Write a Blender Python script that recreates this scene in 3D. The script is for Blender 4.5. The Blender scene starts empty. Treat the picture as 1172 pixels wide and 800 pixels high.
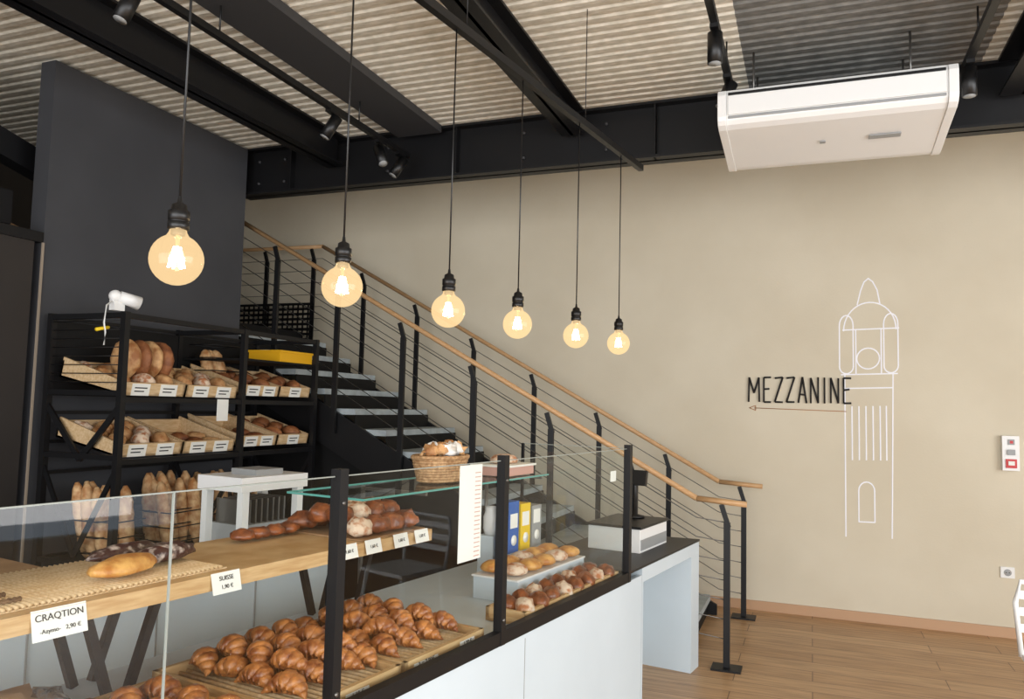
import bpy, math, random
from mathutils import Vector, Matrix, noise
R=random.Random(7)
def lin(c):
    return tuple(((x/255)/12.92 if x/255<=.04045 else (((x/255)+.055)/1.055)**2.4) for x in c)+(1,)
# ---------------------------------------------------------------- materials
def mat(name,col,rough=.5,metal=0,col2=None,scale=8,bump=0,bscale=40,stretch=(1,1,1),ctr=(.35,.65),spec=.5,emit=None,estr=0,coat=0):
    m=bpy.data.materials.new(name); m.use_nodes=True; nt=m.node_tree; b=nt.nodes['Principled BSDF']
    b.inputs['Base Color'].default_value=lin(col); b.inputs['Roughness'].default_value=rough; b.inputs['Metallic'].default_value=metal
    b.inputs['Specular IOR Level'].default_value=spec
    if coat: b.inputs['Coat Weight'].default_value=coat
    if emit: b.inputs['Emission Color'].default_value=lin(emit); b.inputs['Emission Strength'].default_value=estr
    if col2 or bump:
        g=nt.nodes.new('ShaderNodeNewGeometry'); mp=nt.nodes.new('ShaderNodeMapping'); mp.inputs['Scale'].default_value=stretch
        nt.links.new(g.outputs['Position'],mp.inputs['Vector'])
    if col2:
        n=nt.nodes.new('ShaderNodeTexNoise'); n.inputs['Scale'].default_value=scale; n.inputs['Detail'].default_value=6
        r=nt.nodes.new('ShaderNodeValToRGB'); r.color_ramp.elements[0].position=ctr[0]; r.color_ramp.elements[1].position=ctr[1]
        r.color_ramp.elements[0].color=lin(col); r.color_ramp.elements[1].color=lin(col2)
        nt.links.new(mp.outputs[0],n.inputs['Vector']); nt.links.new(n.outputs['Fac'],r.inputs[0]); nt.links.new(r.outputs[0],b.inputs['Base Color'])
    if bump:
        n2=nt.nodes.new('ShaderNodeTexNoise'); n2.inputs['Scale'].default_value=bscale; n2.inputs['Detail'].default_value=4
        bp=nt.nodes.new('ShaderNodeBump'); bp.inputs['Strength'].default_value=bump; bp.inputs['Distance'].default_value=.01
        nt.links.new(mp.outputs[0],n2.inputs['Vector']); nt.links.new(n2.outputs['Fac'],bp.inputs['Height']); nt.links.new(bp.outputs[0],b.inputs['Normal'])
    return m
def glassmat(name,tint,f0=.045,f1=.5,emit=None,ef=0,estr=1):
    m=bpy.data.materials.new(name); m.use_nodes=True; nt=m.node_tree; nt.nodes.clear()
    o=nt.nodes.new('ShaderNodeOutputMaterial'); t=nt.nodes.new('ShaderNodeBsdfTransparent'); t.inputs[0].default_value=lin(tint)
    g=nt.nodes.new('ShaderNodeBsdfGlossy'); g.inputs['Roughness'].default_value=.02
    lw=nt.nodes.new('ShaderNodeLayerWeight'); lw.inputs[0].default_value=.5
    pw=nt.nodes.new('ShaderNodeMath'); pw.operation='POWER'; pw.inputs[1].default_value=5; nt.links.new(lw.outputs['Facing'],pw.inputs[0])
    ma=nt.nodes.new('ShaderNodeMath'); ma.operation='MULTIPLY_ADD'; ma.inputs[1].default_value=f1; ma.inputs[2].default_value=f0; nt.links.new(pw.outputs[0],ma.inputs[0])
    mx=nt.nodes.new('ShaderNodeMixShader'); nt.links.new(ma.outputs[0],mx.inputs[0]); nt.links.new(t.outputs[0],mx.inputs[1]); nt.links.new(g.outputs[0],mx.inputs[2])
    last=mx
    if emit:
        e=nt.nodes.new('ShaderNodeEmission'); e.inputs[0].default_value=lin(emit); e.inputs[1].default_value=estr
        m2=nt.nodes.new('ShaderNodeMixShader'); m2.inputs[0].default_value=ef
        nt.links.new(mx.outputs[0],m2.inputs[1]); nt.links.new(e.outputs[0],m2.inputs[2]); last=m2
    nt.links.new(last.outputs[0],o.inputs[0]); return m
M={}
M['beige']=mat('beige_plaster',(214,205,184),.85,col2=(206,196,174),scale=1.3,bump=.08,bscale=60)
M['dark']=mat('anthracite_paint',(64,65,69),.7,col2=(58,59,63),scale=2,bump=.05,bscale=90)
M['darkbrown']=mat('dark_brown_panel',(34,30,28),.6,col2=(44,38,34),scale=3,stretch=(1,1,.2))
M['steel']=mat('black_steel',(16,16,18),.45,spec=.35)
M['steelm']=mat('matte_black_steel',(13,13,14),.65,spec=.3)
M['deck']=mat('perforated_steel_deck',(200,194,178),.55,col2=(226,219,204),scale=14,bump=.4,bscale=34,stretch=(1,2.5,1))
M['deckg']=mat('grey_steel_deck',(128,127,122),.5,col2=(104,104,101),scale=14,bump=.4,bscale=34,stretch=(1,2.5,1))
M['duct']=mat('dark_grey_duct',(58,58,60),.6)
M['white']=mat('white_laminate',(206,218,225),.35,col2=(200,212,219),scale=2)
M['whitep']=mat('white_plastic',(234,234,232),.35)
M['greyp']=mat('grey_plastic',(150,152,152),.4)
M['black']=mat('black_plastic',(14,14,15),.4)
M['blacktop']=mat('black_laminate_top',(20,21,23),.45)
M['oak']=mat('oak_handrail',(200,160,116),.45,col2=(182,142,98),scale=14,stretch=(1,6,6))
M['shelfwood']=mat('pine_board',(212,178,130),.5,col2=(190,150,100),scale=9,stretch=(1.2,1,9))
M['crate']=mat('crate_wood',(218,190,150),.6,col2=(198,164,118),scale=14,stretch=(5,1,5))
M['wicker']=mat('wicker',(196,160,118),.6,col2=(146,108,70),scale=60)
M['rope']=mat('dark_rope',(120,92,66),.7,col2=(92,68,48),scale=60)
M['tread']=mat('grey_stair_tread',(176,186,190),.5,col2=(152,162,166),scale=10)
M['cable']=mat('steel_cable',(120,118,114),.35,metal=.8)
M['crois']=mat('baked_croissant',(128,66,28),.32,col2=(200,130,68),scale=30,bump=.4,bscale=90,coat=.3)
M['brioche']=mat('dark_baked_crust',(96,46,22),.35,col2=(158,88,44),scale=22,bump=.4,bscale=80,coat=.3)
M['bread']=mat('bread_crust',(150,96,52),.6,col2=(214,170,118),scale=16,bump=.5,bscale=60)
M['bread2']=mat('dark_bread_crust',(112,62,34),.6,col2=(164,106,64),scale=16,bump=.5,bscale=60)
M['baguette']=mat('baguette_crust',(176,120,70),.6,col2=(222,184,136),scale=24,bump=.4,bscale=60)
M['golden']=mat('golden_pastry',(176,112,48),.4,col2=(222,170,96),scale=24,bump=.3,bscale=90)
M['sugar']=mat('sugar_dusted',(222,200,176),.8,col2=(176,112,70),scale=30,bump=.4,bscale=80,ctr=(.45,.62))
M['jam']=mat('dark_jam',(60,28,26),.3,col2=(196,180,170),scale=46,bump=.5,ctr=(.5,.7))
M['paper']=mat('white_card',(236,236,230),.7)
M['kraft']=mat('kraft_paper',(168,134,98),.8,col2=(150,116,80),scale=8,bump=.3,bscale=12)
M['ink']=mat('black_ink',(28,26,26),.7)
M['blue']=mat('blue_carton',(38,92,170),.5)
M['yellow']=mat('yellow_carton',(232,196,30),.5)
M['yel2']=mat('yellow_crate',(226,170,20),.5)
M['green']=mat('green_cloth',(40,150,110),.8)
M['red']=mat('red_plastic',(196,34,34),.4)
M['lineblue']=mat('pale_lilac_paint',(244,244,250),.8)
M['copper']=mat('copper_paint',(176,124,84),.5)
M['trim']=mat('aluminium_edge_trim',(150,136,120),.5)
M['foil']=mat('foil',(190,190,192),.25,metal=.9,bump=.6,bscale=25)
M['mullion']=mat('window_frame',(40,40,42),.5)
M['glass']=glassmat('clear_glass',(249,252,251),f0=.06,f1=.6)
M['glassedge']=mat('glass_edge',(150,156,150),.3)
M['glassteal']=mat('glass_edge_teal',(90,160,152),.2)
M['bulb']=glassmat('amber_bulb_glass',(255,246,230),emit=(255,220,166),ef=.42,estr=1.45)
M['fil']=mat('filament',(255,200,120),.5,emit=(255,224,170),estr=90)
M['pink']=mat('pink_label',(206,160,148),.6)
M['base']=mat('wood_tile_baseboard',(190,152,118),.5)
def floormat():
    m=bpy.data.materials.new('wood_plank_floor'); m.use_nodes=True; nt=m.node_tree; b=nt.nodes['Principled BSDF']; b.inputs['Roughness'].default_value=.38
    g=nt.nodes.new('ShaderNodeNewGeometry'); br=nt.nodes.new('ShaderNodeTexBrick')
    br.offset=.37; br.inputs['Scale'].default_value=1; br.inputs['Brick Width'].default_value=1.2; br.inputs['Row Height'].default_value=.19
    br.inputs['Mortar Size'].default_value=.003; br.inputs['Bias'].default_value=0
    br.inputs['Color1'].default_value=lin((204,166,124)); br.inputs['Color2'].default_value=lin((184,144,102)); br.inputs['Mortar'].default_value=lin((120,90,64))
    nt.links.new(g.outputs['Position'],br.inputs['Vector'])
    mp=nt.nodes.new('ShaderNodeMapping'); mp.inputs['Scale'].default_value=(1.5,16,1); nt.links.new(g.outputs['Position'],mp.inputs['Vector'])
    n=nt.nodes.new('ShaderNodeTexNoise'); n.inputs['Scale'].default_value=2.2; n.inputs['Detail'].default_value=8; nt.links.new(mp.outputs[0],n.inputs['Vector'])
    r=nt.nodes.new('ShaderNodeValToRGB'); r.color_ramp.elements[0].position=.3; r.color_ramp.elements[1].position=.7
    r.color_ramp.elements[0].color=(.55,.52,.48,1); r.color_ramp.elements[1].color=(1.05,1.04,1.03,1); nt.links.new(n.outputs['Fac'],r.inputs[0])
    mx=nt.nodes.new('ShaderNodeMix'); mx.data_type='RGBA'; mx.blend_type='MULTIPLY'; mx.inputs[0].default_value=.85
    nt.links.new(br.outputs['Color'],mx.inputs[6]); nt.links.new(r.outputs[0],mx.inputs[7]); nt.links.new(mx.outputs[2],b.inputs['Base Color'])
    return m
M['floor']=floormat()

# ---------------------------------------------------------------- mesh builder
WM={}
class MB:
    def __init__(s,T=None): s.v=[];s.f=[];s.mi=[];s.sm=[];s.mats=[];s.T=T or Matrix.Identity(4)
    def _m(s,k):
        if k not in s.mats: s.mats.append(k)
        return s.mats.index(k)
    def add(s,vs,fs,k,smooth=False,T=None):
        b=len(s.v); s.v+= [(T@Vector(p) if T is not None else Vector(p)) for p in vs]; i=s._m(k)
        for f in fs: s.f.append([b+q for q in f]); s.mi.append(i); s.sm.append(smooth)
    def box(s,x0,x1,y0,y1,z0,z1,k,T=None):
        vs=[(x,y,z) for x in (x0,x1) for y in (y0,y1) for z in (z0,z1)]
        s.add(vs,[(0,1,3,2),(4,6,7,5),(0,4,5,1),(2,3,7,6),(0,2,6,4),(1,5,7,3)],k,T=T)
    def sweep(s,pts,rad,k,seg=8,flat=1,smooth=True,T=None,up=(0,0,1),caps=True):
        pts=[Vector(p) for p in pts]; n=len(pts)
        if not hasattr(rad,'__len__'): rad=[rad]*n
        vs=[];fs=[]; up=Vector(up)
        for i,p in enumerate(pts):
            d=(pts[min(i+1,n-1)]-pts[max(i-1,0)]).normalized()
            a=d.cross(up)
            if a.length<.05: a=d.cross(Vector((0,1,0)))
            a.normalize(); b=a.cross(d)
            for j in range(seg):
                w=2*math.pi*(j+.5)/seg; vs.append(p+(a*math.cos(w)+b*math.sin(w)*flat)*rad[i])
        for i in range(n-1):
            for j in range(seg):
                q=(j+1)%seg; fs.append((i*seg+j,i*seg+q,(i+1)*seg+q,(i+1)*seg+j))
        if caps: fs.append(tuple(range(seg))[::-1]); fs.append(tuple((n-1)*seg+j for j in range(seg)))
        s.add(vs,fs,k,smooth,T)
    def bar(s,p0,p1,w,h,k,T=None):
        p0=Vector(p0);p1=Vector(p1);d=(p1-p0).normalized();up=Vector((0,0,1))
        a=d.cross(up)
        if a.length<.05:a=Vector((0,1,0)) if abs(d.z)>.9 else a
        a.normalize();b=a.cross(d).normalized()
        vs=[p+a*x*w/2+b*y*h/2 for p in (p0,p1) for x,y in((-1,-1),(1,-1),(1,1),(-1,1))]
        s.add(vs,[(3,2,1,0),(4,5,6,7),(0,1,5,4),(1,2,6,5),(2,3,7,6),(3,0,4,7)],k,T=T)
    def lathe(s,prof,c,k,seg=20,T=None,smooth=True):
        c=Vector(c);vs=[];fs=[];n=len(prof)
        for r,z in prof:
            for j in range(seg):
                w=2*math.pi*j/seg; vs.append(c+Vector((r*math.cos(w),r*math.sin(w),z)))
        for i in range(n-1):
            for j in range(seg):
                q=(j+1)%seg; fs.append((i*seg+j,i*seg+q,(i+1)*seg+q,(i+1)*seg+j))
        s.add(vs,fs,k,smooth,T)
    def blob(s,c,rx,ry,rz,k,rot=0,nz=.08,seg=14,rings=8,T=None,tilt=0,flatb=.6):
        c=Vector(c);vs=[];fs=[];A=Matrix.Rotation(rot,3,'Z')@Matrix.Rotation(tilt,3,'Y'); off=R.random()*50
        for i in range(rings+1):
            ph=math.pi*i/rings
            for j in range(seg):
                w=2*math.pi*j/seg; d=Vector((math.sin(ph)*math.cos(w),math.sin(ph)*math.sin(w),math.cos(ph)))
                q=1+nz*noise.noise(d*2.2+Vector((off,0,0)))*2
                z=d.z*rz
                if z<0:z*=flatb
                vs.append(c+A@Vector((d.x*rx*q,d.y*ry*q,z*q)))
        for i in range(rings):
            for j in range(seg):
                q=(j+1)%seg; fs.append((i*seg+j,(i+1)*seg+j,(i+1)*seg+q,i*seg+q))
        s.add(vs,fs,k,True,T)
    def croissant(s,c,rot,k='crois',sc=1,T=None):
        c=Vector(c);n=36;pts=[];rad=[];A=Matrix.Rotation(rot,3,'Z')
        for i in range(n):
            t=i/(n-1);a=(t-.5)*2.0
            p=Vector((math.sin(a)*.082,.055-math.cos(a)*.055,0))*sc
            seg=(t*7)%1
            e=max(.12,(1-abs(2*t-1)**1.6))
            rr=.033*sc*e*(.82+.36*math.sin(seg*math.pi)**.5)
            p.z=rr*.85; pts.append(c+A@p);rad.append(rr)
        s.sweep(pts,rad,k,seg=12,flat=.85,T=T)
    def prism(s,poly,y0,y1,k,axis='y',T=None,smooth=False):
        n=len(poly);vs=[]
        for q in (y0,y1):
            for a,b in poly:
                vs.append((a,q,b) if axis=='y' else ((q,a,b) if axis=='x' else (a,b,q)))
        fs=[tuple(range(n)),tuple(range(2*n-1,n-1,-1))]+[(i,n+i,n+(i+1)%n,(i+1)%n) for i in range(n)]
        s.add(vs,fs,k,smooth,T)
    def done(s,name,parent=None,bevel=0):
        me=bpy.data.meshes.new(name)
        lo=Vector([min(v[i] for v in s.v) for i in range(3)]); hi=Vector([max(v[i] for v in s.v) for i in range(3)])
        c=Vector(((lo.x+hi.x)/2,(lo.y+hi.y)/2,lo.z))
        me.from_pydata([tuple(v-c) for v in s.v],[],s.f)
        for k in s.mats: me.materials.append(M[k])
        me.polygons.foreach_set('material_index',s.mi); me.polygons.foreach_set('use_smooth',s.sm); me.update()
        import bmesh
        bm=bmesh.new(); bm.from_mesh(me); bmesh.ops.recalc_face_normals(bm,faces=bm.faces); bm.to_mesh(me); bm.free()
        ob=bpy.data.objects.new(name,me); bpy.context.collection.objects.link(ob)
        W=s.T@Matrix.Translation(c)
        if parent:
            ob.parent=parent; ob.matrix_parent_inverse=WM[parent.name].inverted()
        ob.matrix_basis=W; WM[ob.name]=W
        if bevel:
            b=ob.modifiers.new('bev','BEVEL'); b.width=bevel; b.segments=3; b.limit_method='ANGLE'
        return ob
def text(body,loc,size,rot3,k,parent,name='lettering',align='CENTER',sx=1):
    c=bpy.data.curves.new(name,'FONT'); c.body=body; c.size=size; c.align_x=align; c.align_y='CENTER'; c.extrude=.0004
    c.materials.append(M[k]); o=bpy.data.objects.new(name,c); bpy.context.collection.objects.link(o)
    A=rot3.to_4x4(); A.translation=Vector(loc)
    if parent: o.parent=parent; o.matrix_parent_inverse=WM[parent.name].inverted()
    o.matrix_basis=A@Matrix.Diagonal((sx,1,1,1))
    return o
def cols(x,y,z): return Matrix((x,y,z)).transposed()
P0=Vector((-.86,3.9,0)); a=math.radians(8.92); cd=Vector((math.sin(a),math.cos(a),0)); nd=Vector((-cd.y,cd.x,0)); zz=Vector((0,0,1))
CT=cols(cd,nd,zz).to_4x4(); CT.translation=P0
def CW(s,t,z): return CT@Vector((s,t,z))
RC=cols(cd,zz,-nd)

# ---------------------------------------------------------------- room shell
XL,XR,YF,YB=-6.4,4.6,-2.6,6.75
def shell(name,*b):
    m=MB(); m.box(*b); return m.done(name)
shell('floor',XL,XR,YF,YB+.1,-.1,0,'floor')
shell('wall_back',XL,XR,YB,YB+.12,0,4.2,'beige')
shell('wall_left',-4.37,-4.25,3.25,4.97,0,3.62,'dark')
shell('wall_far_left',XL-.1,XL,YF,YB,0,4.2,'darkbrown')
m=MB(); m.box(-4.34,-4.26,-1.2,3.2,0,2.5,'darkbrown'); m.box(-4.36,-4.24,-1.2,3.24,2.5,2.56,'steel'); m.done('wall_left_panel')
m=MB(); m.box(-4.25,-4.24,3.238,3.25,0,2.5,'trim'); m.done('trim_1')
m=MB(); m.box(XR,XR+.1,YF,YB,0,.35,'beige'); m.box(XR,XR+.1,YF,YB,3.1,4.2,'beige'); m.box(XR,XR+.1,4.6,YB,.35,3.1,'beige'); m.done('wall_right')
m=MB(); m.box(XL,XR,YF-.1,YF,3.2,4.2,'beige'); m.box(XL,-4.2,YF-.1,YF,0,3.2,'beige'); m.done('wall_front')
m=MB()
for x in (-4.15,-2.4,-.65,1.1,2.85,4.5): m.box(x-.04,x+.04,YF-.08,YF-.02,.0,3.2,'mullion')
m.box(-4.2,XR,YF-.08,YF-.02,0,.08,'mullion'); m.box(-4.2,XR,YF-.08,YF-.02,2.3,2.37,'mullion'); m.done('window_1')
m=MB()
for y in (-2.5,-.8,.9,2.6,4.55): m.box(XR+.02,XR+.08,y-.04,y+.04,.35,3.1,'mullion')
m.done('window_2')
def deck(name,x0,x1,y0,y1,z,k):
    m=MB();ys=[];p=.088;y=y0
    while y<y1-.05:
        for dy,dz in((0,0),(.036,.0),(.046,.011),(.078,.011)): ys.append((y+dy,z+dz))
        y+=p
    n=len(ys);vs=[(x,a,b) for x in (x0,x1) for a,b in ys]; m.add(vs,[(i,i+1,n+i+1,n+i) for i in range(n-1)],k)
    m.box(x0,x1,y0,y1,z+.08,z+.12,k)
    return m.done(name)
deck('ceiling',XL,-.36,YF,5.06,3.64,'deck')
deck('ceiling_grey_bay',-.36,.92,YF,5.06,3.64,'deckg')
deck('ceiling_right_bay',.92,XR,YF,5.06,3.64,'deck')
deck('ceiling_rear',XL,XR,5.15,YB+.1,4.1,'deck')
m=MB(); m.box(XL,XR,5.06,5.15,3.64,4.2,'steelm'); m.done('trim_2')
m=MB(); m.box(-1.4,XR,YB-.015,YB,0,.075,'base'); m.done('baseboard_back')
def ibeam_x(name,x0,x1,yc,z0,z1,w=.2):
    m=MB(); m.box(x0,x1,yc-w/2,yc+w/2,z0,z0+.018,'steel'); m.box(x0,x1,yc-w/2,yc+w/2,z1-.018,z1,'steel'); m.box(x0,x1,yc-.012,yc+.012,z0,z1,'steel')
    x=x0+.5
    while x<x1: m.box(x-.005,x+.005,yc-w/2+.01,yc,z0,z1,'steel'); x+=1.45
    for x in (-4.2,-3.95,-3.0,-1.9,-1.3): 
        for z in (z0+.1,z1-.1): m.sweep([(x,yc-.03,z),(x,yc-.012,z)],.012,'duct',6)
    return m.done(name)
def ibeam_y(name,xc,y0,y1,z0,z1,w=.16):
    m=MB(); m.box(xc-w/2,xc+w/2,y0,y1,z0,z0+.015,'steel'); m.box(xc-w/2,xc+w/2,y0,y1,z1-.015,z1,'steel'); m.box(xc-.01,xc+.01,y0,y1,z0,z1,'steel')
    return m.done(name)
ibeam_x('main_steel_beam',-4.36,XR,5.08,3.26,3.64,.16)
ibeam_y('ceiling_steel_beam',-3.42,YF,4.99,3.41,3.64,.16)
ibeam_y('ceiling_steel_beam',-1.52,YF,4.99,3.46,3.64,.15)
ibeam_y('ceiling_steel_beam',1.12,YF,4.99,3.42,3.64,.24)
ibeam_y('ceiling_steel_beam',2.8,YF,4.99,3.42,3.64,.2)
m=MB(); m.box(-2.88,-2.52,YF,4.99,3.585,3.64,'duct'); m.done('ceiling_duct')
m=MB(); m.bar((-4.6,1.6,3.5),(-4.55,4.6,2.75),.12,.16,'steel'); m.box(-6.3,-4.4,3.0,3.15,2.6,2.8,'steel'); m.bar((-5.6,2.2,3.3),(-5.6,4.6,2.7),.05,.05,'oak'); m.done('steel_brace')
def track(name,x,y0,y1,z):
    m=MB(); m.box(x-.018,x+.018,y0,y1,z,z+.035,'black')
    y=y0+.4
    while y<y1: m.sweep([(x,y,z+.03),(x,y,3.66)],.005,'black',6); y+=1.3
    return m.done(name)
track('ceiling_light_track',-2.78,YF,4.97,3.41); track('ceiling_light_track',-.43,YF,4.85,3.46); track('ceiling_light_track',.78,YF,4.95,3.46)
def spot(x,y,z,dx,dy,dz,L=.15,r=.036):
    m=MB(); m.box(x-.02,x+.02,y-.05,y+.05,z-.02,z,'black'); m.sweep([(x,y,z),(x,y,z-.07)],.008,'black',8)
    d=Vector((dx,dy,dz)).normalized(); c=Vector((x,y,z-.09)); m.sweep([c-d*L*.4,c+d*L*.6],r,'black',18,caps=True)
    m.sweep([c+d*L*.6,c+d*(L*.6+.004)],r*.8,'greyp',18)
    return m.done('track_spotlight')
for q in [(-2.78,2.45,3.41,-.2,-.3,-1),(-2.78,4.0,3.41,-.45,-.3,-1),(-2.78,4.58,3.41,.5,-.3,-1),(-2.78,4.85,3.41,-.45,-.4,-1),(-.43,3.75,3.46,0,0,-1),(-.43,4.35,3.46,-.4,-.2,-1),(.78,4.55,3.46,0,0,-1)]: spot(*q)
# air conditioner
m=MB(); x0,x1=-.43,.645
prof=[(4.34,3.375),(4.30,3.36),(4.285,3.33),(4.285,3.21),(4.292,3.19),(4.31,3.17),(4.35,3.155),(4.6,3.13),(4.88,3.098),(4.93,3.1),(4.96,3.12),(4.98,3.16),(4.98,3.3),(4.93,3.375)]
m.prism(prof,x0,x1,'whitep','x')
pc=[(y+(.0 if abs(y-4.6)<.1 else (-.012 if y<4.6 else .006)),z-.004) for y,z in prof]
for a0,b0 in((x0-.045,x0),(x1,x1+.045)):
    m.prism(pc,a0,b0,'whitep','x')
m.box(x0+.01,x1-.01,4.281,4.287,3.325,3.342,'black'); m.box(x0+.01,x1-.01,4.272,4.284,3.215,3.322,'whitep'); m.box(x0+.01,x1-.01,4.281,4.287,3.196,3.212,'greyp')
T=Matrix.Translation((0,4.6,3.126))@Matrix.Rotation(math.radians(-5.6),4,'X')
m.box(.3,.46,-.03,.02,-.006,0,'greyp',T=T); m.box(.05,.08,-.01,.02,-.006,0,'greyp',T=T)
ac=m.done('ceiling_air_conditioner',bevel=.012)
m=MB()
for x in(-.3,.5): m.sweep([(x,4.5,3.37),(x,4.5,3.65)],.006,'cable',6); m.sweep([(x,4.85,3.37),(x,4.85,3.65)],.006,'cable',6)
m.done('hanger_rods',parent=ac)

# ---------------------------------------------------------------- staircase
N=14;RUN=.283;RISE=.155;X0=-.75
st=MB()
for i in range(N):
    x=X0-RUN*i;z=RISE*(i+1)
    st.box(x-RUN-.02,x,5.2,6.42,z-.045,z,'tread'); st.box(x-RUN-.0,x-RUN+.01,5.2,6.42,z,z+RISE-.045,'steelm')
st.box(X0-.03,X0-.02,5.2,6.42,0,.11,'steelm')
xe=X0-RUN*N;ze=RISE*N
for y0,y1 in((5.17,5.2),(6.42,6.45)):
    st.prism([(X0+.05,0),(X0+.05,.08),(xe,ze+.02),(xe,ze-.3),(X0-.38,0)],y0,y1,'steel')
st.box(-6.3,xe,5.17,6.45,ze-.2,ze-.0,'steelm')
st.prism([(-1.2,0),(-1.2,.06),(xe,ze-.25),(-6.3,ze-.2),(-6.3,0)],5.24,5.27,'steelm')
stair=st.done('staircase')
def railing(name,Y,xend,land):
    m=MB(); sl=.547
    hz=lambda x: 1.04+sl*(-.69-x) if x<-.69 else 1.03
    top=-4.53
    pts=[(xend,Y,1.02),(-.69,Y,1.04)]
    if land: pts+=[(top,Y,hz(top)),(-6.2,Y,hz(top)+.02)]
    else: pts+=[(-4.75,Y,hz(-4.75))]
    for i in range(len(pts)-1): m.sweep([pts[i],pts[i+1]],.022,'oak',10,flat=.85)
    xs=[-.5-.59*k for k in range(8)]
    if land: xs+=[-5.2,-5.8]
    else: xs=xs[:7]
    for x in xs:
        zb=0 if x>-.6 else min(ze,RISE*((X0-x)/RUN)+.0)-.12
        zt=hz(max(x,top) if land else x)
        m.box(x-.02,x+.02,Y-.012,Y+.012,zb,zt-.13,'steel'); m.bar((x+.01,Y,zt-.16),(x-.035,Y,zt-.02),.022,.03,'steel')
        m.sweep([(x-.035,Y,zt-.05),(x-.035,Y,zt-.02)],.008,'cable',6)
        if x>-.6: m.box(x-.09,x+.09,Y-.07,Y+.07,0,.012,'steel')
    for j in range(1,8):
        d=.12*j
        p=[(-.5,Y,max(.06,1.02-d)),(-.69,Y,1.04-d)] if 1.04-d>.1 else [(-.5,Y,.1),(-.69,Y,.12)]
        if land: p+=[(top,Y,hz(top)-d),(-6.2,Y,hz(top)-d)]
        else: p+=[(-4.75,Y,hz(-4.75)-d)]
        m.sweep(p,.0035,'cable',5)
    return m.done(name,parent=stair)
railing('near_railing',5.14,-.38,False); railing('wall_side_railing',6.45,-.36,True)
m=MB(); 
for i in range(17): m.box(-5.55+i*.06,-5.535+i*.06,6.40,6.41,2.19,2.56,'steel')
for i in range(8): m.box(-5.55,-4.58,6.40,6.41,2.2+i*.05,2.225+i*.05,'steel')
m.done('perforated_landing_panel',parent=stair)

# ---------------------------------------------------------------- wall lettering and drawing
L={'M':[[(0,0),(.05,1),(.5,.35),(.95,1),(1,0)]],'E':[[(1,1),(.1,1),(.1,0),(1,.02)],[(.1,.52),(.8,.55)]],'Z':[[(0,.98),(1,1),(0,0),(1,.02)]],
 'A':[[(0,0),(.5,1),(1,0)],[(.2,.32),(.82,.32)]],'N':[[(.05,0),(.05,1),(.95,0),(.95,1)]],'I':[[(.5,0),(.5,1)]]}
m=MB(); x=-.485
for ch in 'MEZZANINE':
    w=.03 if ch=='I' else (.085 if ch=='M' else .062)
    for stroke in L[ch]:
        p=[(x+a*w,6.737,1.685+b*.205+R.uniform(-.004,.004)) for a,b in stroke]
        for i in range(len(p)-1): m.sweep([p[i],p[i+1]],.0075,'ink',6)
    x+=w+.029
m.done('mezzanine_wall_lettering')
m=MB(); z=1.635
m.sweep([(.26,6.745,1.622),(-.44,6.745,z)],.003,'copper',5)
for p,q in(((-.48,z),(-.43,z+.02)),((-.43,z+.02),(-.43,z-.02)),((-.43,z-.02),(-.48,z))): m.sweep([(p[0],6.745,p[1]),(q[0],6.745,q[1])],.003,'copper',5)
m.done('wall_arrow')
m=MB()
def px(u,v): return (.25+(u-968)*.00632,6.7485,1.62-(v-472)*.00688+(u-968)*.0002)
NL=[0]
def ln(*p):
    for i in range(len(p)-1):
        NL[0]+=1
        A=Vector(px(*p[i]));B=Vector(px(*p[i+1]));d=(B-A).normalized();n_=Vector((-d.z,0,d.x))*.005;A-=d*.003;B+=d*.003
        o=Vector((0,-.00001*NL[0],0)); q=[v+o for v in (A-n_,A+n_,B+n_,B-n_)]; g=Vector((0,.0006,0))
        m.add(q+[v+g for v in q],[(0,1,2,3),(7,6,5,4),(0,4,5,1),(1,5,6,2),(2,6,7,3),(3,7,4,0)],'lineblue')
def arc(cx,cy,rx,ry,a0,a1,n=14):
    ln(*[(cx+rx*math.cos(math.radians(a0+(a1-a0)*i/n)),cy-ry*math.sin(math.radians(a0+(a1-a0)*i/n))) for i in range(n+1)])
ln((983,348),(987,332),(991,322),(996,318),(1001,322),(1006,332),(1009,348))
arc(997,378,30,32,0,180,20); ln((966,377),(1030,377))
for cx in(970,1021):
    arc(cx,372,8,12,0,180,10); ln((cx-8,372),(cx-8,420)); ln((cx+8,372),(cx+8,420)); arc(cx,420,8,8,180,360,10)
arc(995,411,13,12,0,360,24); ln((981,378),(981,428)); ln((1010,378),(1010,428)); ln((964,429),(1028,429)); ln((968,445),(1023,445))
ln((968,429),(968,614)); ln((1023,429),(1020,614))
for u in(976,984,992,1000,1008,1015): ln((u,466),(u,527))
arc(992,562,9,10,0,180,10); ln((983,562),(983,597),(1001,597),(1001,562))
m.done('tower_wall_drawing')
m=MB(); m.box(1.315,1.425,6.70,6.75,1.33,1.47,'whitep'); m.box(1.315,1.425,6.70,6.75,1.215,1.33,'whitep'); m.box(1.335,1.405,6.69,6.70,1.235,1.30,'red'); m.box(1.352,1.393,6.69,6.70,1.405,1.445,'greyp'); m.box(1.362,1.383,6.688,6.69,1.415,1.435,'red'); m.box(1.345,1.395,6.685,6.69,1.33,1.37,'greyp'); m.box(1.35,1.39,6.684,6.69,1.255,1.285,'paper')
m.done('fire_alarm_sounder',bevel=.004)
m=MB(); m.box(1.295,1.385,6.738,6.75,.43,.51,'whitep'); m.sweep([(1.34,6.739,.47),(1.34,6.735,.47)],.025,'greyp',16); m.sweep([(1.33,6.736,.47),(1.33,6.733,.47)],.004,'black',8);m.sweep([(1.35,6.736,.47),(1.35,6.733,.47)],.004,'black',8)
m.done('wall_socket',bevel=.003)

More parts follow.
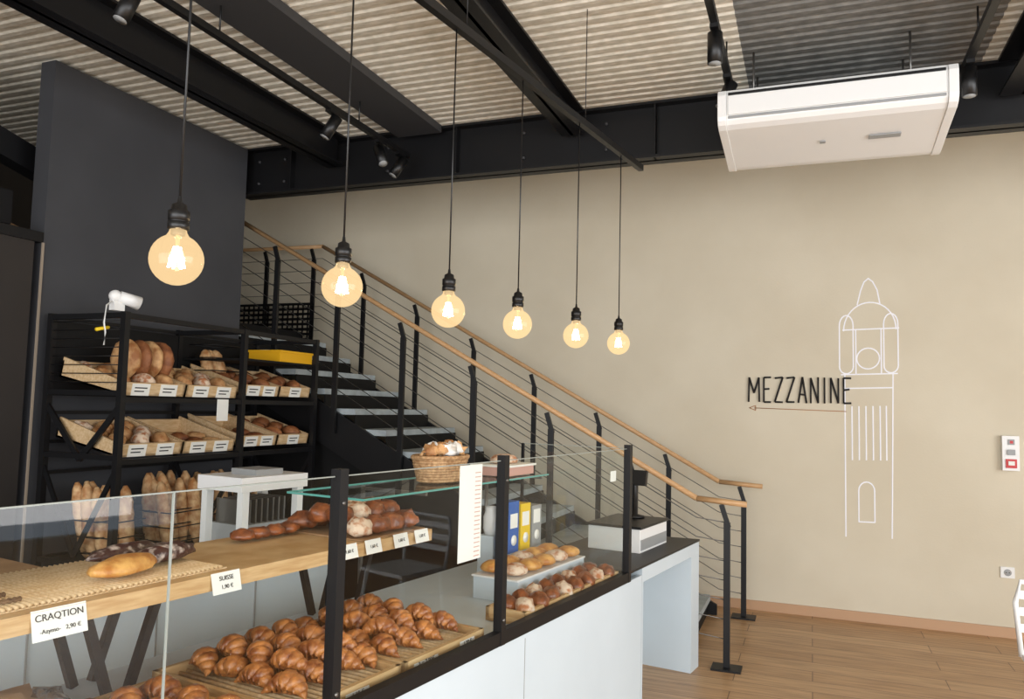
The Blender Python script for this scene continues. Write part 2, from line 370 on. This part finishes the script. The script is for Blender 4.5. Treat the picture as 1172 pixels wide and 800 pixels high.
# ---------------------------------------------------------------- display counter
S0=-3.6; DZ=.742
m=MB(CT)
m.box(S0,.205,0,.88,0,DZ-.022,'white'); m.box(S0,-.001,.02,.88,DZ-.022,DZ,'white'); m.box(S0,0.2,-.002,.02,DZ-.022,.74,'white')
for s in (-2.4,-1.05): m.box(s-.002,s+.002,-.001,.0,.0,.72,'greyp')
counter=m.done('bakery_display_counter')
m=MB(CT)
m.box(S0,0,-.012,.02,.742,.79,'steel')
for s in(0,-1.24,-2.11,-3.3): m.box(s-.016,s+.016,-.014,.02,.742,1.42,'steel')
for s in(-1.24,-2.11): m.sweep([(s,-.018,.83),(s,-.005,.83)],.006,'cable',8); m.sweep([(s,-.018,1.33),(s,-.005,1.33)],.005,'cable',8)
def pane(s0,s1,t,z0,z1,k): m.add([(s0,t,z0),(s1,t,z0),(s1,t,z1),(s0,t,z1)],[(0,1,2,3)],k)
for s0,s1 in((S0,-3.32),(-3.28,-2.625),(-2.62,-2.13),(-2.09,-1.26),(-1.22,-.02)):
    pane(s0,s1,.005,.79,1.399,'glass'); m.box(s0,s1,.002,.008,1.399,1.402,'glassedge')
m.box(-2.624,-2.621,.002,.008,.79,1.402,'glassedge')
m.box(-.22,-.15,.006,.0065,1.25,1.3,'paper')
guard=m.done('glass_sneeze_guard')
m=MB(CT); m.add([(-.004,.03,.79),(-.004,.6,.79),(-.004,.6,1.4),(-.004,.03,1.4)],[(0,1,2,3)],'glass'); m.box(-.007,-.001,.03,.6,1.4,1.403,'glassedge'); m.box(-.012,0,.6,.615,DZ,1.403,'steel'); m.done('glass_end_panel')
m=MB(CT); GZ=1.25
m.add([(-1.5,.44,GZ-.004),(-.03,.44,GZ-.004),(-.03,.82,GZ-.004),(-1.5,.82,GZ-.004)],[(0,1,2,3)],'glass'); m.box(-1.5,-.03,.435,.44,GZ-.008,GZ,'glassteal'); m.box(-1.505,-1.5,.44,.82,GZ-.008,GZ,'glassteal'); m.box(-1.5,-.03,.82,.825,GZ-.008,GZ,'glassteal')
for s in(-1.08,-.06):
    m.sweep([(s,.8,DZ),(s,.8,GZ-.008)],.01,'cable',8); m.bar((s,.8,GZ-.02),(s,.46,GZ-.02),.012,.014,'cable')
m.done('glass_shelf')
m=MB(CT); m.box(S0,-1.12,.40,.86,1.055,1.10,'shelfwood')
for s in(-3.2,-2.28,-1.3):
    for t in(.66,.83):
        m.bar((s-.13,t,1.055),(s-.03,t,DZ+.002),.024,.024,'steel'); m.bar((s+.13,t,1.055),(s+.03,t,DZ+.002),.024,.024,'steel'); m.bar((s-.16,t,1.045),(s+.16,t,1.045),.03,.02,'steel')
wshelf=m.done('wooden_display_shelf')
m=MB(CT)
# end of the desk runs parallel to the stair side
e=lambda t:1.2298-.157*t
def slab(s0,t0,t1,z0,z1,k,off=0,ext=0): m.prism([(s0,t0),(e(t0)+ext-off,t0),(e(t1)+ext-off,t1),(s0,t1)],z0,z1,k,axis='z')
slab(.21,0,.6,.70,.775,'white'); slab(.022,-.004,.6,.775,.787,'blacktop'); slab(1.07,0,.6,0,.70,'white'); m.box(.21,1.07,.42,.46,0,.70,'white'); m.box(.21,.23,0,.6,0,.7,'white')
desk=m.done('cash_desk')
m=MB(CT); m.box(.52,.98,.13,.45,.787,.92,'whitep'); m.box(.51,.99,.12,.46,.92,.935,'black'); m.box(.53,.97,.126,.13,.8,.86,'greyp'); m.done('cash_drawer',bevel=.004)
m=MB(CT); m.lathe([(0,0),(.06,0),(.06,.01),(.015,.02),(.012,.24)],(.88,.3,.937),'black'); T=Matrix.Translation((.88,.28,1.17))@Matrix.Rotation(.3,4,'Y'); m.box(-.03,.0,-.06,.06,-.04,.05,'black',T=T); m.done('payment_terminal')
def tray(s0,s1,t0,t1,z=DZ+.002,wk='shelfwood',h=.055):
    m=MB(CT); m.box(s0,s1,t0,t1,z,z+.012,wk)
    m.box(s0,s1,t0,t0+.015,z,z+h,wk); m.box(s0,s1,t1-.015,t1,z,z+h,wk); m.box(s0,s0+.015,t0,t1,z,z+h,wk); m.box(s1-.015,s1,t0,t1,z,z+h,wk)
    k=s0+.03
    while k<s1-.03: m.sweep([(k,t0+.02,z+.028),(k,t1-.02,z+.028)],.0075,'crate',6); k+=.026
    return m
def clabel(parent,s,t,z,w,h,lines):
    m=MB(CT); T=Matrix.Translation((s,t,z))@Matrix.Rotation(math.radians(-14),4,'X'); m.box(-w/2,w/2,-.001,.001,0,h,'paper',T=T)
    o=m.done('price_label',parent=parent)
    nrm=(RC@Matrix.Rotation(math.radians(-14),3,'X'))
    for tx,sz,dz in lines:
        p=CT@T@Vector((0,-.0025,dz*h)); text(tx,p,sz,nrm,'ink',parent)
def fillc(m,s0,n,dn,sc,z=.78,t0=.19):
    for i in range(n):
        for j in range(4): m.croissant((s0+i*dn+R.uniform(-.01,.01),t0+j*.115,z+R.uniform(0,.01)),R.uniform(-.45,.45)+1.57+(3.14 if R.random()<.4 else 0),sc=sc)
    for i in range(n-1):
        for j in range(3): m.croissant((s0+dn*.5+i*dn,t0+.06+j*.115,z+.042),R.uniform(-.6,.6)+1.57+(3.14 if R.random()<.4 else 0),sc=sc)
m=tray(-2.2,-1.75,.05,.62); fillc(m,-2.08,4,.105,1.0); t1=m.done('croissant_tray')
m=tray(-1.73,-1.27,.05,.62); fillc(m,-1.66,4,.105,1.0); t2=m.done('croissant_tray')
clabel(t2,-1.62,.043,.75,.13,.05,[('3 = 7,90€',.022,.5)]); clabel(t2,-1.38,.043,.755,.09,.045,[('1,20 €',.02,.5)]); clabel(t1,-1.95,.043,.75,.1,.045,[('1,10 €',.02,.5)])
m=tray(-3.3,-2.24,.08,.56)
for i in range(5):
    for j in range(3): m.croissant((-2.72+i*.105,.18+j*.13,.78),R.uniform(-.5,.5)+1.57,sc=1.05)
for i in range(4):
    for j in range(3): m.blob((-3.2+i*.105,.17+j*.13,.79),.05,.035,.03,'brioche',rot=R.uniform(-.5,.5),nz=.15)
m.done('pastry_tray')
m=MB(CT); m.blob((-2.62,.72,.79),.14,.075,.045,'kraft',nz=.25); m.blob((-2.46,.7,.78),.05,.06,.03,'foil',nz=.25); m.done('paper_bag_pile')
m=tray(-1.0,-.04,.03,.21)
for i in range(8):
    for j in range(2): m.blob((-.92+i*.117,.075+j*.085,.795),.06,.042,.042,('sugar' if (i+j)%3==0 else 'brioche'),rot=R.uniform(-.4,.4)+.6,nz=.12)
m.done('pastry_tray')
m=MB(CT); m.box(-.72,-.04,.22,.45,DZ+.001,.84,'white'); m.box(-.73,-.03,.218,.455,.84,.848,'whitep')
for i in range(5):
    for j in range(2): m.blob((-.65+i*.135,.275+j*.115,.872),.062,.058,.034,'golden' if (i+j)%3 else 'sugar',nz=.04)
m.done('doughnut_tray')
m=MB(CT)
for i,k in enumerate(['blue','yellow','greyp']):
    s=-.38+i*.12; z1=1.13-.02*i; m.box(s,s+.1,.47,.54,DZ+.001,.88,'white'); m.box(s,s+.1,.47,.54,.88,z1,k); m.box(s+.015,s+.085,.468,.47,1.0,1.07,'paper'); m.sweep([(s+.05,.466,.94),(s+.05,.469,.94)],.026,'paper',14)
m.done('tea_carton_row')
m=MB(CT)
for i,(s,t) in enumerate([(-.30,.62),(-.18,.63),(-.07,.64)]):
    m.lathe([(0,0),(.03,0),(.04,.03),(.04,.09),(.028,.12),(.03,.14)],(s,t,.95),'whitep'); m.box(s-.05,s+.05,t-.045,t+.045,DZ+.001,.95,'white')
m.done('milk_jug_set')
m=MB(CT); m.box(-.36,-.08,.5,.7,GZ+.001,GZ+.045,'pink'); m.box(-.37,-.07,.49,.71,GZ+.045,GZ+.055,'paper'); m.blob((-.22,.6,GZ+.07),.09,.07,.035,'sugar'); m.done('cake_on_box')
m=MB(CT); m.box(-3.55,-2.1,.44,.82,1.101,1.105,'crate')
for i in range(95): m.sweep([(-3.54+i*.0151,.44,1.108),(-3.54+i*.0151,.82,1.108)],.0055,'crate',5)
for t in(.47,.54,.62): 
    for q in (0,1): m.sweep([(-3.54+i*.013,t+.008*((i+q)%2),1.118+.004*((i+q)%2)) for i in range(68)],.0045,'rope',5)
m.done('slatted_wooden_mat')
m=MB(CT); m.blob((-2.38,.52,1.14),.105,.055,.034,'golden',rot=.15); 
m.blob((-2.2,.6,1.14),.12,.045,.034,'jam',rot=.1,nz=.15); m.blob((-2.26,.7,1.14),.12,.04,.03,'jam',rot=.1,nz=.15); m.done('filled_pastries')
m=MB(CT); m.box(-1.52,-1.14,.42,.82,1.101,1.106,'kraft')
for i in range(4):
    for j in range(4): m.blob((-1.47+i*.092,.48+j*.095,1.135+(.035 if 0<j<3 else 0)),.06,.05,.042,'sugar' if (i*3+j)%4==0 else 'brioche',rot=R.random()*3,nz=.2)
m.done('brioche_pile')
m=MB(CT)
for i in range(4): m.blob((-1.78+i*.07,.74,1.122),.045,.04,.026,'brioche',nz=.15)
m.done('small_bun_row')
clabel(wshelf,-2.62,.385,1.035,.13,.07,[('CRAQTION',.022,.72),('-Azymo-   2,90 €',.014,.28)])
clabel(wshelf,-2.14,.385,1.045,.1,.06,[('SUISSE',.018,.7),('1,90 €',.016,.3)])
for s in(-1.62,-1.49,-1.33,-1.2): clabel(wshelf,s,.385,1.06,.085,.05,[('1,60 €',.016,.5)])
m=MB(CT); m.box(-1.51,-1.37,.012,.014,1.07,1.395,'paper')  # white sheet with pink lines stands in for a window reflection on the glass
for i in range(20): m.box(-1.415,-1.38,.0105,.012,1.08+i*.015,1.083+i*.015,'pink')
m.done('window_reflection_sheet',parent=guard)
m=MB(CT); c=(-.76,.62)
def ringp(r,z,n=20): return [(c[0]+1.5*r*math.cos(2*math.pi*i/n),c[1]+r*math.sin(2*math.pi*i/n),z) for i in range(n+1)]
for i in range(9): m.sweep(ringp(.085+.0025*i,GZ+.009+i*.012),.0075,'wicker',6)
for i in range(20):
    w=2*math.pi*i/20; m.sweep([(c[0]+.12*math.cos(w),c[1]+.08*math.sin(w),GZ+.003),(c[0]+.158*math.cos(w),c[1]+.106*math.sin(w),GZ+.115)],.004,'wicker',5)
m.sweep(ringp(.107,GZ+.112),.01,'wicker',6)
m.sweep([(c[0]+.155*math.cos(x),c[1],GZ+.11+.06*math.sin(x)) for x in [math.pi*i/12 for i in range(13)]],.007,'wicker',6)
for i in range(13): m.blob((c[0]+R.uniform(-.11,.11),c[1]+R.uniform(-.06,.06),GZ+.14),.045,.03,.035,'whitep' if i%3 else 'bread',rot=R.random()*3,nz=.4)
m.done('wicker_basket')

# ---------------------------------------------------------------- back counter with machine
m=MB(CT); m.box(-2.6,-.5,1.5,1.95,0,.76,'white'); m.box(-2.62,-.48,1.48,1.97,.76,.78,'greyp')
for s in(-2.08,-1.55,-1.02): m.box(s-.004,s+.004,1.495,1.5,.05,.74,'greyp')
m.done('back_cabinet')
m=MB(CT)
for t in(1.6,1.86):
    m.box(-1.05,-1.01,t-.02,t+.02,.80,1.17,'whitep'); m.box(-.69,-.65,t-.02,t+.02,.80,1.17,'whitep')
m.box(-1.07,-.63,1.57,1.89,1.15,1.22,'whitep'); m.box(-1.01,-.69,1.62,1.86,.80,.98,'greyp'); m.box(-1.05,-.65,1.58,1.88,.781,.80,'whitep')
for i in range(8): m.box(-.99+i*.038,-.98+i*.038,1.64,1.84,.98,1.10,'cable')
m.box(-.94,-.76,1.62,1.8,1.22,1.25,'greyp')
m.done('bread_slicer')
m=MB(CT); m.box(-2.5,-2.0,1.56,1.9,.785,.95,'kraft'); m.box(-2.5,-2.0,1.555,1.56,.8,.93,'crate'); m.done('cardboard_box')
m=MB(CT); m.blob((-1.75,1.62,.8),.09,.06,.03,'green',nz=.3); m.done('green_cleaning_cloth')

# ---------------------------------------------------------------- bread rack
m=MB()
YA,YM,YE=3.28,4.27,5.09
ys=(YA,YM,YE); xf,xb=-3.6,-4.17
for y in ys:
    for x in(xf,xb): m.box(x-.018,x+.018,y-.018,y+.018,0,2.08,'steel')
    for z in(2.06,1.62,1.26,.66): m.box(xb,xf,y-.014,y+.014,z-.015,z+.015,'steel')
for z in(2.06,1.585,1.235,.66):
    m.box(xf-.014,xf+.014,YA,YE,z-.015,z+.015,'steel')
for z in(2.06,1.7,1.33,.66,1.9,1.5,1.15,.9): m.box(xb-.008,xb+.008,YA,YE,z-.01,z+.01,'steel')
m.box(xb,xf,YA,YE,.64,.655,'steel')
for y0,y1 in((YA+.02,YM-.02),(YM+.02,YE-.02)): m.box(xb,xb+.01,y0,y1,1.6,2.04,'steelm')
for y in ys:
    m.bar((xf,y,1.2),((xf+xb)/2,y,.7),.012,.03,'steel'); m.bar((xb,y,1.2),((xf+xb)/2,y,.7),.012,.03,'steel')
m.bar((xf,YA,1.55),((xf+xb)/2,YA,1.24),.014,.035,'steel'); m.bar((xb,YA,1.55),((xf+xb)/2,YA,1.24),.014,.035,'steel')
for i in range(8): m.sweep([(xb,YA,1.68+i*.05),(xf,YA,1.68+i*.05)],.003,'steel',5)
rack=m.done('bread_rack')
def crate(y0,y1,zf,fill,lab=2):
    T=Matrix.Translation((-4.12,y0,zf+.11))@Matrix.Rotation(math.radians(11.5),4,'Y'); w=y1-y0; m=MB(T); L=.50
    m.box(0,L,0,w,0,.012,'crate'); m.box(0,.012,0,w,0,.10,'crate'); m.box(L-.014,L,0,w,0,.075,'crate')
    for q in(0,w-.012): m.prism([(0,0),(L,0),(L,.075),(0,.12)],q,q+.012,'crate')
    for i in range(3):
        for j in range(max(2,int(w/.13))):
            yy=.07+j*(w-.12)/max(1,int(w/.13)-1) if int(w/.13)>1 else w/2
            if fill=='loaf': m.blob((.1+i*.145,min(yy,w-.07),.06),.075,.05,.055,'bread' if (i+j)%3 else 'sugar',rot=R.uniform(-.5,.5),nz=.1)
            elif fill=='dark': m.blob((.1+i*.145,min(yy,w-.07),.06),.075,.055,.05,'bread2',rot=R.uniform(-.5,.5),nz=.1)
            elif fill=='flat' and i>0: m.blob((.1+i*.14,min(yy,w-.07),.035),.07,.045,.03,'bread2' if j%2 else 'bread',rot=R.uniform(-.5,.5),nz=.1)
    for q in range(lab):
        c=w*(q+.6)/(lab+.2); m.box(L,L+.002,c-.065,c+.065,.0,.07,'paper'); 
        for r_ in range(2): m.box(L+.002,L+.003,c-.045,c+.045-r_*.02,.042-r_*.02,.049-r_*.02,'ink')
    return m.done('bread_crate',parent=rack)
crate(3.31,3.77,1.60,'loaf'); crate(3.79,4.24,1.60,'loaf'); crate(3.31,3.77,1.25,'loaf'); crate(3.79,4.24,1.25,'flat')
crate(4.31,4.68,1.62,'dark'); crate(4.7,5.06,1.62,'dark',1); crate(4.31,4.68,1.27,'flat'); crate(4.7,5.06,1.27,'dark',1)
m=MB()
for i in range(4): m.blob((-3.82,3.5+i*.085,1.83),.11,.048,.12,'bread2' if i%2 else 'bread',nz=.05,flatb=1)
m.done('standing_round_loaves',parent=rack)
m=MB(); m.box(-3.584,-3.58,4.02,4.12,1.46,1.6,'paper'); m.done('hanging_price_card',parent=rack)
def baguettes(x,y0,y1,z,n,h,name='baguette_bundle'):
    m=MB()
    for i in range(n):
        yy=y0+(y1-y0)*i/(n-1)+R.uniform(-.01,.01); xx=x+R.uniform(-.08,.05); lean=R.uniform(-.08,.02); tp=[];rd=[]
        for k in range(14):
            t=k/13; tp.append((xx-.06*t,yy+lean*t,z+h*t)); rd.append(.043*math.sqrt(max(.06,1-abs(2*t-1)**3.5))*(1+.07*math.sin(t*34)))
        m.sweep(tp,rd,'baguette',10)
    for q in range(3): 
        zq=z+.05+q*.09; m.sweep([(x-.12,y0-.06,zq),(x+.1,y0-.06,zq),(x+.1,y1+.06,zq),(x-.12,y1+.06,zq),(x-.12,y0-.06,zq)],.004,'steel',5)
    m.done(name,parent=rack)
baguettes(-3.86,3.38,3.53,.66,5,.44); baguettes(-3.76,3.4,3.5,.66,3,.42); baguettes(-3.88,3.86,4.12,.66,6,.46); baguettes(-3.78,3.84,4.1,.66,5,.42); baguettes(-4.0,4.38,4.95,.66,8,.42); baguettes(-3.98,4.36,4.5,1.75,3,.2)
m=MB(); m.box(-3.9,-3.62,4.68,5.07,1.885,1.965,'yel2'); m.box(-3.91,-3.61,4.67,5.075,1.955,1.97,'yel2'); m.box(-4.15,-3.6,4.3,5.07,1.87,1.884,'steelm'); m.done('yellow_crate',parent=rack)
m=MB(); m.blob((-3.62,3.22,2.16),.035,.035,.035,'whitep',nz=0,flatb=1); m.sweep([(-3.6,3.23,2.16),(-3.56,3.33,2.13)],[.03,.04],'whitep',16); m.sweep([(-3.565,3.325,2.132),(-3.56,3.332,2.13)],.03,'greyp',14); m.box(-3.64,-3.6,3.2,3.27,2.08,2.14,'whitep')
m.sweep([(-3.62,3.2,2.13),(-3.6,3.15,2.1),(-3.58,3.12,2.0),(-3.6,3.15,1.95),(-3.58,3.13,1.88)],.005,'whitep',6); m.sweep([(-3.6,3.09,1.96),(-3.6,3.17,1.98)],.01,'yellow',6); m.done('clip_on_lamp',parent=rack)

# ---------------------------------------------------------------- pendants
lights=[(-2.46,.26),(-1.95,.17),(-1.34,.20),(-.85,.18),(-.31,.16),(.16,.13)]
RZ=3.02
m=MB(CT); m.box(-5.2,.6,.165,.195,RZ,RZ+.035,'black')
for s in(-4,-2.6,-1.3,-.2): m.sweep([(s,.18,RZ+.03),(s,.18,3.65)],.0025,'black',6)
rail=m.done('pendant_light_rail')
for s,t in lights:
    k=1.63/(1.45+t); s=-3.72+(s+3.72)*k; z=1.6+.35*k
    m=MB(CT)
    pr=[(.0625*math.sin(q),-.0625*math.cos(q)) for q in [math.pi*i/14*.86 for i in range(15)]]+[(.021,.066),(.018,.078)]
    m.lathe([(.001,-.0625)]+pr[1:],(s,.18,z),'bulb',28)
    m.lathe([(.017,.06),(.0175,.085),(.001,.086)],(s,.18,z),'cable',16)
    m.lathe([(.019,.072),(.025,.074),(.025,.09),(.022,.091),(.022,.094),(.025,.095),(.025,.118),(.019,.12),(.017,.134),(.006,.14),(.004,.155)],(s,.18,z),'black',20)
    m.sweep([(s,.18,z+.15),(s,.18,RZ)],.0032,'black',6)
    for i in range(6):
        w=i*math.pi/3; m.sweep([(s+.007*math.cos(w),.18+.007*math.sin(w),z+.03),(s+.018*math.cos(w+.3),.18+.018*math.sin(w+.3),z-.02)],.003,'fil',5)
    m.sweep([(s,.18,z+.06),(s,.18,z+.03)],.005,'bulb',6)
    ob=m.done('pendant_bulb_lamp')
    ld=bpy.data.lights.new('bulb_light','POINT'); ld.energy=3; ld.color=(1,.78,.52); ld.shadow_soft_size=.02
    lo=bpy.data.objects.new('bulb_light',ld); bpy.context.collection.objects.link(lo); lo.parent=ob; lo.matrix_parent_inverse=WM[ob.name].inverted(); lo.matrix_basis=Matrix.Translation(CW(s,.18,z))

# ---------------------------------------------------------------- chair at right edge
m=MB(); cx,cy=1.155,4.3
for dx,dy in((-.2,-.2),(.2,-.2),(-.2,.2),(.2,.2)): m.sweep([(cx+dx*1.05,cy+dy*1.05,0),(cx+dx*.9,cy+dy*.9,.44)],.013,'whitep',10)
m.box(cx-.21,cx+.21,cy-.21,cy+.21,.44,.465,'whitep')
m.sweep([(cx-.21,cy+.2,.45),(cx-.225,cy+.23,.7),(cx-.2,cy+.24,.8),(cx+.2,cy+.24,.8),(cx+.225,cy+.23,.7),(cx+.21,cy+.2,.45)],.013,'whitep',10)
for q in(.58,.66,.74): m.box(cx-.21,cx+.21,cy+.225,cy+.235,q-.02,q+.02,'whitep')
m.done('cafe_chair')

# ---------------------------------------------------------------- light
w=bpy.data.worlds.new('sky'); bpy.context.scene.world=w; w.use_nodes=True; b=w.node_tree.nodes['Background']; b.inputs[0].default_value=(.78,.88,1,1); b.inputs[1].default_value=1.65
def area(name,loc,rot,sx,sy,e,c):
    l=bpy.data.lights.new(name,'AREA'); l.shape='RECTANGLE'; l.size=sx; l.size_y=sy; l.energy=e; l.color=c
    o=bpy.data.objects.new(name,l); o.location=loc; o.rotation_euler=rot; bpy.context.collection.objects.link(o)
area('daylight_front',(0,YF+.05,1.7),(math.radians(90),0,0),8,3,300,(1,.98,.96))
area('daylight_right',(XR-.05,1,1.8),(0,math.radians(90),0),2.6,6,250,(1,.98,.96))
# ---------------------------------------------------------------- camera
F=890.0;yaw=math.radians(21.1);pitch=math.atan(65/F);roll=math.atan(.024)
f=Vector((-math.sin(yaw)*math.cos(pitch),math.cos(yaw)*math.cos(pitch),math.sin(pitch)))
r0=f.cross(zz).normalized();u0=r0.cross(f); r=r0*math.cos(roll)+u0*math.sin(roll);u=u0*math.cos(roll)-r0*math.sin(roll)
cam=bpy.data.cameras.new('camera'); cam.sensor_width=36; cam.lens=36*F/1172; cam.clip_start=.05
co=bpy.data.objects.new('camera',cam); A=cols(r,u,-f).to_4x4(); A.translation=Vector((0,0,1.6)); co.matrix_world=A
bpy.context.collection.objects.link(co); bpy.context.scene.camera=co
bpy.context.scene.view_settings.view_transform='Standard'
